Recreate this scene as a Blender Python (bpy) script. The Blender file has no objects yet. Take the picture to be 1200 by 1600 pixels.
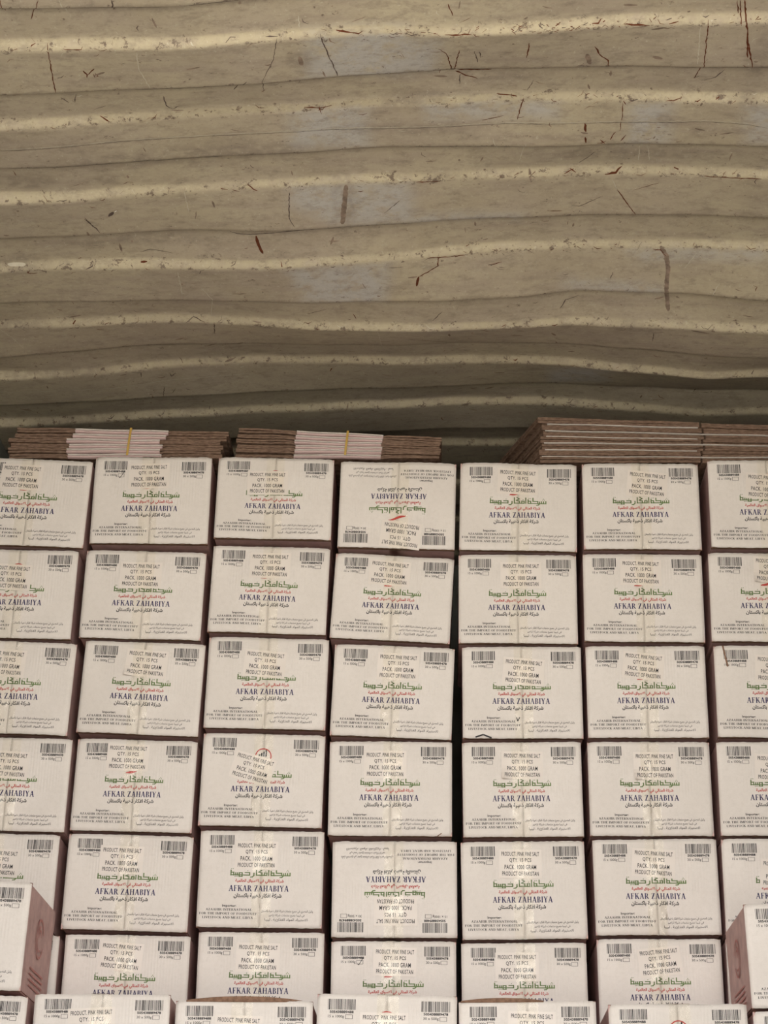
import bpy, bmesh, math, random
import numpy as np
from mathutils import Matrix, Vector

scene = bpy.context.scene
C = scene.collection
rng = random.Random(7)

# ------------------------------------------------------------------ camera
CZ = 0.27                                   # camera height over the container floor
Yc = np.array([80.0, -1320.0, 0]); Zc = np.array([80.0, 7600.0, 0])
FP = math.sqrt(-float(Yc @ Zc))             # focal length in pixels of the 1200x1600 frame
Yc[2] = -FP; Zc[2] = -FP
Yc /= np.linalg.norm(Yc); Zc /= np.linalg.norm(Zc)
Xc = np.cross(Yc, Zc)
MR = np.array([Xc, Yc, Zc])
cd = bpy.data.cameras.new('camera'); cam = bpy.data.objects.new('camera', cd); C.objects.link(cam)
cd.sensor_fit = 'VERTICAL'; cd.sensor_height = 36.0; cd.sensor_width = 27.0
cd.lens = FP / 1600 * 36.0
cd.clip_start = 0.02
cam.matrix_world = Matrix([list(MR[i]) + [[0, 0, CZ][i]] for i in range(3)] + [[0, 0, 0, 1]])
scene.camera = cam

# ------------------------------------------------------------------ light
WORLD_UP = 3.0
WORLD_DOWN = 3.0
EXPOSURE = 0.75
SUN = 0.0
w = bpy.data.worlds.new('daylight'); scene.world = w; w.use_nodes = True
nt = w.node_tree; nt.nodes.clear()
wo = nt.nodes.new('ShaderNodeOutputWorld'); bg = nt.nodes.new('ShaderNodeBackground')
tc = nt.nodes.new('ShaderNodeTexCoord'); sx = nt.nodes.new('ShaderNodeSeparateXYZ')
rp = nt.nodes.new('ShaderNodeValToRGB'); mp = nt.nodes.new('ShaderNodeMapRange')
mp.inputs[1].default_value = -1; mp.inputs[2].default_value = 1
nt.links.new(tc.outputs['Generated'], sx.inputs[0]); nt.links.new(sx.outputs[2], mp.inputs[0])
nt.links.new(mp.outputs[0], rp.inputs[0]); nt.links.new(rp.outputs[0], bg.inputs[0]); nt.links.new(bg.outputs[0], wo.inputs[0])
rp.color_ramp.elements[0].position = 0.47; rp.color_ramp.elements[0].color = (WORLD_DOWN, WORLD_DOWN * .93, WORLD_DOWN * .80, 1)
rp.color_ramp.elements[1].position = 0.53; rp.color_ramp.elements[1].color = (WORLD_UP * .98, WORLD_UP * .985, WORLD_UP, 1)
e_ = rp.color_ramp.elements.new(0.50); e_.color = (5.5, 5.4, 5.2, 1)  # bright horizon band added so wrinkled tape catches highlights
rp.color_ramp.elements[-1].position = 0.60
rp.color_ramp.elements[0].position = 0.485
bg.inputs[1].default_value = 1.0
vs = scene.view_settings
vs.view_transform = 'Standard'; vs.look = 'None'; vs.gamma = 1.0; vs.exposure = EXPOSURE
try: vs.use_curve_mapping = False
except Exception: pass
try:
    scene.cycles.max_bounces = 8; scene.cycles.diffuse_bounces = 5; scene.cycles.transparent_max_bounces = 10
    scene.cycles.use_denoising = True
except Exception: pass

# ------------------------------------------------------------------ pixel <-> place
def ray(x, y): return MR @ np.array([x - 600.0, 800.0 - y, -FP])
def at(x, y, D):                            # point of the plane Y = D seen at a pixel (true 3D position)
    r = ray(x, y); r = r * D / r[1]; return Vector((r[0], r[1], r[2] + CZ))

# ------------------------------------------------------------------ materials
class NT:
    def __init__(s, name):
        s.m = bpy.data.materials.new(name); s.m.use_nodes = True; s.t = s.m.node_tree
        s.b = s.t.nodes['Principled BSDF']; s.tc = s.t.nodes.new('ShaderNodeTexCoord')
    def n(s, ty, **kw):
        o = s.t.nodes.new('ShaderNode' + ty)
        for k, v in kw.items():
            if isinstance(v, bpy.types.NodeSocket): s.t.links.new(v, o.inputs[k.replace('_', ' ')])
            elif k in ('operation', 'blend_type', 'data_type', 'attribute_name', 'wave_type', 'bands_direction', 'feature'): setattr(o, k, v)
            else: o.inputs[k.replace('_', ' ')].default_value = v
        return o
    def noise(s, scale, detail=3, rough=.55, vec=None, sc3=None):
        v = vec or s.tc.outputs['Object']
        if sc3:
            mpn = s.t.nodes.new('ShaderNodeMapping'); s.t.links.new(v, mpn.inputs[0]); mpn.inputs['Scale'].default_value = sc3; v = mpn.outputs[0]
        o = s.t.nodes.new('ShaderNodeTexNoise'); s.t.links.new(v, o.inputs['Vector'])
        o.inputs['Scale'].default_value = scale; o.inputs['Detail'].default_value = detail; o.inputs['Roughness'].default_value = rough
        return o.outputs[0]
    def ramp(s, f, a, b, ca=(0, 0, 0, 1), cb=(1, 1, 1, 1)):
        o = s.t.nodes.new('ShaderNodeValToRGB'); s.t.links.new(f, o.inputs[0])
        e = o.color_ramp.elements; e[0].position = a; e[1].position = b; e[0].color = ca; e[1].color = cb
        return o.outputs[0]
    def mul(s, a, b):
        o = s.t.nodes.new('ShaderNodeMath'); o.operation = 'MULTIPLY'
        for i, v in enumerate((a, b)):
            if isinstance(v, (int, float)): o.inputs[i].default_value = v
            else: s.t.links.new(v, o.inputs[i])
        return o.outputs[0]
    def math(s, op, a, b=0.0):
        o = s.t.nodes.new('ShaderNodeMath'); o.operation = op
        for i, v in enumerate((a, b)):
            if isinstance(v, (int, float)): o.inputs[i].default_value = v
            else: s.t.links.new(v, o.inputs[i])
        return o.outputs[0]
    def mix(s, f, a, b):
        o = s.t.nodes.new('ShaderNodeMix'); o.data_type = 'RGBA'
        if isinstance(f, (int, float)): o.inputs[0].default_value = f
        else: s.t.links.new(f, o.inputs[0])
        for i, v in ((6, a), (7, b)):
            if isinstance(v, tuple): o.inputs[i].default_value = v if len(v) == 4 else v + (1,)
            else: s.t.links.new(v, o.inputs[i])
        return o.outputs[2]
    def attr(s, name):
        o = s.t.nodes.new('ShaderNodeAttribute'); o.attribute_name = name; return o.outputs['Fac']
    def bump(s, h, strength, dist=.001):
        o = s.t.nodes.new('ShaderNodeBump'); s.t.links.new(h, o.inputs['Height']); o.inputs['Strength'].default_value = strength; o.inputs['Distance'].default_value = dist
        s.t.links.new(o.outputs[0], s.b.inputs['Normal']); return o
    def done(s, col, rough=.7, spec=.3):
        if isinstance(col, tuple): s.b.inputs['Base Color'].default_value = col if len(col) == 4 else col + (1,)
        else: s.t.links.new(col, s.b.inputs['Base Color'])
        s.b.inputs['Roughness'].default_value = rough; s.b.inputs['Specular IOR Level'].default_value = spec
        return s.m

def objrand(k):
    o = k.t.nodes.new('ShaderNodeObjectInfo'); return o.outputs['Random']

def m_card():
    k = NT('white_card')
    r = objrand(k)
    big = k.noise(7, 4); fine = k.noise(90, 3)
    c = k.mix(k.ramp(big, .35, .7), (.620, .567, .528), (.690, .637, .598))
    c = k.mix(k.mul(k.ramp(fine, .45, .8), .22), c, (.49, .44, .40))
    c = k.mix(k.mul(r, .25), c, (.56, .51, .465))
    mott = k.noise(420, 2); c = k.mix(k.mul(k.ramp(mott, .5, .75), .18), c, (.43, .39, .355))
    wv = k.t.nodes.new('ShaderNodeTexWave'); wv.wave_type = 'BANDS'; wv.bands_direction = 'X'
    k.t.links.new(k.tc.outputs['Object'], wv.inputs[0]); wv.inputs['Scale'].default_value = 42; wv.inputs['Distortion'].default_value = .3
    msk = k.ramp(k.noise(5, 2, vec=k.tc.outputs['Object']), .48, .68)
    h = k.math('ADD', k.mul(wv.outputs[1], k.mul(msk, .55)), k.mul(k.noise(25, 3), .9))
    k.bump(h, .6, .0018)
    return k.done(c, .55, .28)
def m_simple(name, col, rough=.7, spec=.2, var=.25, scale=40, bump=0, dark=.6):
    k = NT(name); f = k.ramp(k.noise(scale, 3), .35, .7)
    c = k.mix(k.mul(f, var), col, tuple(v * dark for v in col))
    if bump: k.bump(k.noise(scale * 2, 3), bump, .001)
    return k.done(c, rough, spec)
M = {}
M['card'] = m_card()
M['pink'] = m_simple('pink_card', (.56, .37, .345), .6, .25, .6, 30, .2, .60)
M['brown'] = m_simple('brown_cut_board', (.235, .140, .095), .9, .1, .8, 110, .6, .5)
M['black'] = m_simple('black_ink', (.013, .012, .015), .6, .2, .7, 300, 0, 2.0)
M['grey'] = m_simple('grey_ink', (.035, .032, .033), .6, .2, .6, 300, 0, 1.6)
M['navy'] = m_simple('navy_ink', (.022, .017, .070), .6, .2, .4, 200, 0, 1.7)
M['green'] = m_simple('green_ink', (.075, .110, .040), .6, .2, .8, 9, 0, 2.3)
M['red'] = m_simple('red_ink', (.36, .032, .028), .6, .2, .5, 200, 0, 1.5)
M['faded_red'] = m_simple('faded_red_ink', (.40, .17, .155), .6, .2, .8, 60, 0, 1.4)
M['paper'] = m_simple('sticker_paper', (.665, .600, .550), .45, .35, .3, 20, .05, .88)
M['strap'] = m_simple('ochre_strap', (.42, .27, .06), .4, .4, .3, 60)
M['fold'] = m_simple('pink_fold', (.56, .41, .40), .6, .25, .4, 30, .1, .75)
M['white_line'] = m_simple('white_liner', (.62, .57, .53), .6, .2, .4, 60, .1, .7)
def m_flute():
    k = NT('corrugated_board')
    n1 = k.noise(60, 4, sc3=(1, 1, 5)); n2 = k.noise(14, 3)
    c = k.mix(k.ramp(n1, .3, .72), (.085, .052, .036), (.25, .165, .120))
    c = k.mix(k.mul(k.ramp(n2, .4, .8), .5), c, (.14, .09, .068))
    k.bump(n1, .8, .002); return k.done(c, .9, .1)
M['flute'] = m_flute()
def m_tape():
    k = NT('clear_tape')
    t = k.t; out = t.nodes['Material Output']; t.nodes.remove(k.b)
    tr = t.nodes.new('ShaderNodeBsdfTransparent'); tr.inputs[0].default_value = (.985, .980, .955, 1)
    gl = t.nodes.new('ShaderNodeBsdfGlossy'); gl.inputs['Roughness'].default_value = .11; gl.inputs[0].default_value = (1, .98, .92, 1)
    di = t.nodes.new('ShaderNodeBsdfDiffuse'); di.inputs[0].default_value = (.80, .76, .60, 1)
    bp = t.nodes.new('ShaderNodeBump'); bp.inputs['Strength'].default_value = .9; bp.inputs['Distance'].default_value = .0030
    t.links.new(k.noise(45, 4, .6, sc3=(1.5, 1, .8)), bp.inputs['Height'])
    t.links.new(bp.outputs[0], gl.inputs['Normal'])
    fr = t.nodes.new('ShaderNodeFresnel'); fr.inputs[0].default_value = 1.5; t.links.new(bp.outputs[0], fr.inputs['Normal'])
    a = t.nodes.new('ShaderNodeMixShader'); b = t.nodes.new('ShaderNodeMixShader')
    t.links.new(k.mul(k.ramp(k.noise(30, 3), .45, .75), .07), a.inputs[0]); t.links.new(tr.outputs[0], a.inputs[1]); t.links.new(di.outputs[0], a.inputs[2])
    t.links.new(k.mul(k.mul(fr.outputs[0], 1.3), k.ramp(k.noise(13, 3, .6), .44, .62)), b.inputs[0]); t.links.new(a.outputs[0], b.inputs[1]); t.links.new(gl.outputs[0], b.inputs[2])
    t.links.new(b.outputs[0], out.inputs[0]); return k.m
M['tape'] = m_tape()
def m_roof():
    k = NT('roof_paint')
    big = k.noise(2.2, 5, .6); mid = k.noise(9, 5, .65); fine = k.noise(85, 4, .7); st = k.noise(16, 4, .6, sc3=(.35, 1.6, 1))
    c = k.mix(k.ramp(big, .38, .64), (.425, .368, .266), (.380, .322, .252))
    c = k.mix(k.mul(k.ramp(mid, .42, .68), .55), c, (.335, .282, .202))
    c = k.mix(k.mul(k.ramp(st, .50, .72), .45), c, (.270, .218, .185))
    c = k.mix(k.mul(k.attr('patch'), k.ramp(k.noise(22, 5, .65), .30, .52)), c, (.420, .400, .372))
    c = k.mix(k.mul(k.attr('lit_tint'), k.ramp(k.noise(30, 3), .25, .55)), c, (.41, .355, .250))  # rib fronts: their light painted into the colour, with some yellowed wear
    c = k.mix(k.mul(k.attr('dirt'), k.ramp(k.noise(40, 4), .3, .6)), c, (.135, .105, .095))
    # fine worn specks, stronger along the front faces of the ribs
    sp = k.math('ADD', k.mul(k.attr('edge'), .050), k.noise(48, 6, .78))
    c = k.mix(k.mul(k.ramp(sp, .625, .665), .85), c, (.105, .070, .055))
    sp2 = k.noise(130, 3, .7, sc3=(1, .6, 1))
    c = k.mix(k.mul(k.ramp(sp2, .63, .69), .45), c, (.55, .50, .40))
    c = k.mix(k.mul(k.ramp(fine, .5, .7), .25), c, (.21, .18, .15))
    gr = k.noise(28, 6, .8, sc3=(.7, 1.3, 1)); c = k.mix(k.mul(k.ramp(gr, .50, .66), .55), c, (.205, .170, .135)); c = k.mix(k.mul(k.ramp(k.noise(34, 6, .8), .56, .68), .45), c, (.46, .415, .320))
    k.bump(k.math('ADD', k.mul(fine, .6), mid), .35, .0022)
    return k.done(c, .62, .30)
M['roof'] = m_roof()
M['rust'] = m_simple('rust', (.125, .040, .020), .9, .1, .7, 60, .3, .45)
M['scuff'] = m_simple('dark_scuff', (.075, .055, .048), .85, .1, .8, 80, .2, 1.9)
M['pale'] = m_simple('pale_scratch', (.50, .46, .37), .8, .2, .6, 90, .1, .75)
M['smear'] = m_simple('brown_smear', (.165, .125, .098), .85, .1, .9, 50, .1, 1.9)
M['wall'] = m_simple('wall_paint', (.20, .20, .175), .7, .25, .6, 8, .1, .6)
M['floor'] = m_simple('floor_board', (.20, .13, .08), .8, .2, .6, 12, .2, .6)
M['spot'] = m_simple('bare_spot', (.8, .8, .76), .6, .3, .1)

# ------------------------------------------------------------------ mesh helpers
class MB:
    def __init__(s): s.v = []; s.f = []; s.mi = []
    def add(s, vs, fs, mi=0):
        b = len(s.v); s.v += [tuple(v) for v in vs]
        for f in fs: s.f.append(tuple(i + b for i in f)); s.mi.append(mi)
    def box(s, x0, x1, y0, y1, z0, z1, mi=0):
        vs = [(x, y, z) for z in (z0, z1) for y in (y0, y1) for x in (x0, x1)]
        s.add(vs, [(0, 2, 3, 1), (4, 5, 7, 6), (0, 1, 5, 4), (2, 6, 7, 3), (0, 4, 6, 2), (1, 3, 7, 5)], mi)
    def mesh(s, name, mats, smooth=False):
        me = bpy.data.meshes.new(name); me.from_pydata(s.v, [], s.f)
        for m in mats: me.materials.append(M[m])
        me.polygons.foreach_set('material_index', s.mi)
        if smooth: me.polygons.foreach_set('use_smooth', [True] * len(s.f))
        me.update(); return me
def obj(name, me, parent=None):
    o = bpy.data.objects.new(name, me); C.objects.link(o)
    if parent: o.parent = parent
    return o
def thing(name, label, cat, group=None, loc=(0, 0, 0)):
    o = bpy.data.objects.new(name, None); C.objects.link(o); o.location = loc; o.empty_display_size = .05
    o['label'] = label; o['category'] = cat
    if group: o['group'] = group
    return o
def struct(name, me):
    o = obj(name, me); o['kind'] = 'structure'; return o

# ------------------------------------------------------------------ container shell
XL, XR, Y0, YE, H = -1.262, 1.135, 1.7, 6.55, 2.45 + CZ
SX = [0, 100, 200, 300, 400, 500, 600, 700, 800, 900, 1000, 1100, 1200]
BB = [[79, 79, 78, 75, 66, 57, 52, 55, 53, 45, 40, 37, 36], [204, 198, 190, 180, 175, 170, 165, 162, 156, 156, 157, 159, 161],
      [320, 315, 307, 300, 295, 287, 285, 280, 277, 272, 272, 275, 279], [427, 420, 419, 419, 422, 415, 409, 400, 391, 387, 387, 388, 391],
      [512, 511, 505, 502, 509, 515, 516, 517, 512, 507, 511, 516, 520], [594, 590, 580, 569, 566, 567, 569, 568, 566, 571, 582, 592, 589],
      [667, 662, 656, 651, 644, 641, 637, 632, 631, 635, 642, 649, 646], [727, 723, 719, 713, 706, 700, 697, 695, 695, 698, 703, 708, 706]]
TT = [[61, 60, 60, 57, 50, 43, 39, 41, 37, 27, 22, 20, 19], [188, 182, 178, 170, 165, 160, 155, 150, 145, 143, 142, 142, 146],
      [300, 298, 292, 287, 282, 274, 271, 270, 262, 258, 259, 262, 265], [412, 405, 402, 404, 408, 401, 397, 385, 376, 374, 374, 374, 376],
      [500, 499, 492, 490, 497, 502, 503, 505, 502, 494, 499, 502, 505], [579, 580, 569, 559, 555, 557, 557, 556, 555, 559, 570, 581, 577],
      [653, 650, 644, 639, 634, 630, 625, 620, 620, 622, 630, 639, 635]]
LL = [[150, 146, 142, 137, 132, 122, 117, 108, 108, 106, 105, 105, 106], [265, 260, 255, 247, 243, 237, 231, 229, 229, 228, 225, 227, 230],
      [375, 370, 365, 359, 363, 357, 352, 345, 341, 337, 336, 337, 340], [474, 472, 470, 469, 474, 474, 471, 471, 465, 454, 457, 462, 471],
      [559, 552, 542, 537, 537, 539, 540, 537, 536, 538, 546, 556, 561], [634, 630, 625, 619, 614, 610, 607, 604, 599, 600, 605, 609, 609]]
DB, SP, RUN, LOW = 3.42, .303, .015, .165
NX = 150
gx = np.linspace(XL, XR, NX)
def curve(ys, d):                           # height of a rib line at depth d along the roof's width
    P = [at(x, y, d) for x, y in zip(SX, ys)]
    z = np.interp(gx, [p.x for p in P], [p.z for p in P])
    k = np.array([1, 2, 3, 2, 1]) / 9.0
    return np.convolve(np.pad(z, 2, mode='edge'), k, 'valid')
KB, KT, KL = {}, {}, {}
for n in range(-9, 12):
    m = min(max(n, 0), 7)
    KB[n] = curve(BB[m], DB + m * SP) if m == n else (KB[m].copy() if m in KB else None)
KB0 = curve(BB[0], DB); KL0 = curve(LL[0], DB + LOW); KT0 = curve(TT[0], DB - RUN)
for n in range(-9, 0): KB[n] = KB0.copy()
for n in range(-9, 12):
    KT[n] = curve(TT[n], DB + n * SP - RUN) if 0 <= n < 7 else KB[n] + .015
    KL[n] = curve(LL[n], DB + n * SP + LOW) if 0 <= n < 6 else KB[n].copy()
rows = []                                    # (depth, heights, bright, edge)
for n in range(-8, 11):
    d = DB + n * SP
    T, B, L = KT[n], KB[n], KL[n]
    T2 = KT[n + 1]
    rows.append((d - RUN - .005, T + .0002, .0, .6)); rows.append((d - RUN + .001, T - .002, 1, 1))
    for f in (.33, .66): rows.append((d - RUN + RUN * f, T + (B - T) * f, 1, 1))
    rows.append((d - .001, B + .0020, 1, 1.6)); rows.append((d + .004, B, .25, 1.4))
    for f in (.08, .2, .35, .5, .65, .8, .92): rows.append((d + LOW * f, B + (L - B) * f, 0, .3 if f < .1 else 0))
    rows.append((d + LOW - .003, L, 0, 1.3)); rows.append((d + LOW + .0015, L + .002, 0, 1))
    U = L + .016; rows.append((d + LOW + RUN, U, 0, 0))
    for f in (.2, .4, .6, .8): rows.append((d + LOW + RUN + (SP - LOW - 2 * RUN) * f, U + (T2 - U) * f, 0, 0))
rows = [r for r in rows if Y0 <= r[0] <= YE]
rows.append((YE + .04, rows[-1][1].copy(), 0, 0))
rd = np.array([r[0] for r in rows]); RZ = np.array([r[1] for r in rows])
o_ = np.argsort(rd); rd = rd[o_]; RZ = RZ[o_]; rows = [rows[i] for i in o_]
# small local waviness of the beaten sheet
def wob(x, d): return .0016 * math.sin(x * 9 + d * 4) * math.sin(d * 7 - x * 3) + .0010 * math.sin(x * 23 + 1.3 * d)
def roof_z(x, d):
    fx = (x - XL) / (XR - XL) * (NX - 1); i = int(min(max(fx, 0), NX - 2)); t = fx - i
    j = int(min(max(np.searchsorted(rd, d) - 1, 0), len(rd) - 2)); u = (d - rd[j]) / (rd[j + 1] - rd[j])
    a = RZ[j, i] * (1 - t) + RZ[j, i + 1] * t; b = RZ[j + 1, i] * (1 - t) + RZ[j + 1, i + 1] * t
    return a * (1 - u) + b * u + wob(x, d)
def roof_hit(px, py):
    r = ray(px, py); r = r / r[1]; d = 2.4; 
    while d < 6.5:
        if r[2] * d + CZ >= roof_z(r[0] * d, d): break
        d += .012
    a, b = d - .012, d
    for _ in range(7):
        m = (a + b) / 2
        if r[2] * m + CZ >= roof_z(r[0] * m, m): b = m
        else: a = m
    return r[0] * b, b
PATCH = [[(480, 50), (640, 45), (640, 118), (475, 122)], [(455, 170), (575, 165), (578, 230), (450, 232)], [(450, 290), (640, 285), (650, 345), (520, 350), (455, 322)],
         [(660, 158), (875, 158), (870, 183), (670, 187)], [(985, 160), (1050, 160), (1045, 222), (978, 225)], [(1165, 165), (1230, 165), (1230, 225), (1165, 222)],
         [(445, 420), (610, 412), (600, 470), (475, 472)], [(530, 338), (820, 334), (810, 343), (530, 351)], [(980, 390), (1195, 390), (1195, 405), (990, 408)],
         [(880, 438), (1035, 445), (1030, 457), (880, 450)], [(860, 577), (950, 575), (950, 596), (860, 597)], [(600, 60), (690, 62), (680, 110), (600, 112)]]
DIRT = [(40, 283, 38, 9), (165, 280, 22, 5), (25, 412, 42, 12), (540, 312, 10, 30), (230, 375, 120, 4), (470, 95, 16, 14), (1190, 90, 12, 30), (990, 515, 30, 5), (920, 92, 8, 12), (655, 150, 40, 8), (300, 245, 200, 5), (1000, 240, 150, 6), (760, 120, 60, 4), (1040, 186, 12, 7), (20, 505, 45, 6), (100, 583, 60, 4), (110, 656, 50, 7), (615, 157, 9, 8), (1170, 155, 10, 7), (640, 200, 90, 4)]
def inside(poly, x, y):
    c = False; n = len(poly)
    for i in range(n):
        x0, y0 = poly[i]; x1, y1 = poly[(i + 1) % n]
        if (y0 > y) != (y1 > y) and x < (x1 - x0) * (y - y0) / (y1 - y0) + x0: c = not c
    return c
def polydist(poly, x, y):
    b = 1e9
    for i in range(len(poly)):
        x0, y0 = poly[i]; x1, y1 = poly[(i + 1) % len(poly)]
        t = max(0, min(1, ((x - x0) * (x1 - x0) + (y - y0) * (y1 - y0)) / ((x1 - x0) ** 2 + (y1 - y0) ** 2)))
        b = min(b, math.hypot(x - x0 - t * (x1 - x0), y - y0 - t * (y1 - y0)))
    return b
# paint patches and stains are laid out once in roof coordinates (x, depth)
PATCH_R = [[roof_hit(*p) for p in poly] for poly in PATCH]
DIRT_R = [(roof_hit(x, y), roof_hit(x + a, y), roof_hit(x, y + b)) for x, y, a, b in DIRT]
mb = MB(); nr = len(rd)
for j in range(nr):
    for i in range(NX): mb.v.append((gx[i], rd[j], RZ[j, i] + wob(gx[i], rd[j])))
for j in range(nr - 1):
    for i in range(NX - 1):
        a = j * NX + i; mb.f.append((a, a + NX, a + NX + 1, a + 1)); mb.mi.append(0)
A_p = np.zeros(nr * NX); A_b = np.zeros(nr * NX); A_e = np.zeros(nr * NX); A_d = np.zeros(nr * NX)
for j in range(nr):
    for i in range(NX):
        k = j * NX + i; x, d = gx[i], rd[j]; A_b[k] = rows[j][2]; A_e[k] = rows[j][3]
        if 3 < d < 6:
            for poly in PATCH_R:
                ds = polydist(poly, x, d); 
                if inside(poly, x, d): A_p[k] = max(A_p[k], min(1, .45 + ds / .05))
                elif ds < .02: A_p[k] = max(A_p[k], .4 * (1 - ds / .02))
            for (c0, cx, cy) in DIRT_R:
                a = abs(cx[0] - c0[0]) + .01; b = abs(cy[1] - c0[1]) + .01
                q = ((x - c0[0]) / a) ** 2 + ((d - c0[1]) / b) ** 2
                if q < 1.6: A_d[k] = max(A_d[k], min(1, (1.6 - q)) * .42)
nroofv = nr * NX
def strip(pts, wid, mi, mb=mb):              # thin scratch following the sheet, pts in roof coordinates
    P = []
    for (x0, d0), (x1, d1) in zip(pts[:-1], pts[1:]):
        n = max(1, int(math.hypot(x1 - x0, d1 - d0) / .007))
        for q in range(n): t = q / n; P.append((x0 + (x1 - x0) * t, d0 + (d1 - d0) * t))
    P.append(pts[-1]); n = len(P); vs = []
    for i, (x, d) in enumerate(P):
        a = P[max(i - 1, 0)]; b = P[min(i + 1, n - 1)]; tx, td = b[0] - a[0], b[1] - a[1]; l = math.hypot(tx, td) or 1
        e = min(1, .35 + min(i, n - 1 - i) * .5); ww = wid * .5 * e * (rng.uniform(.45, 1.15) if wid < .006 else rng.uniform(.85, 1.1))
        jx = rng.uniform(-1, 1) * (.0010 if wid < .006 else .0006) if len(P) > 3 else 0
        for s in (-1, 1):
            xx = x - td / l * ww * s + jx * td / l; dd = d + tx / l * ww * s - jx * tx / l
            vs.append((xx, dd, roof_z(xx, dd) - .0007))
    mb.add(vs, [(2 * i, 2 * i + 1, 2 * i + 3, 2 * i + 2) for i in range(n - 1)], mi)
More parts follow.
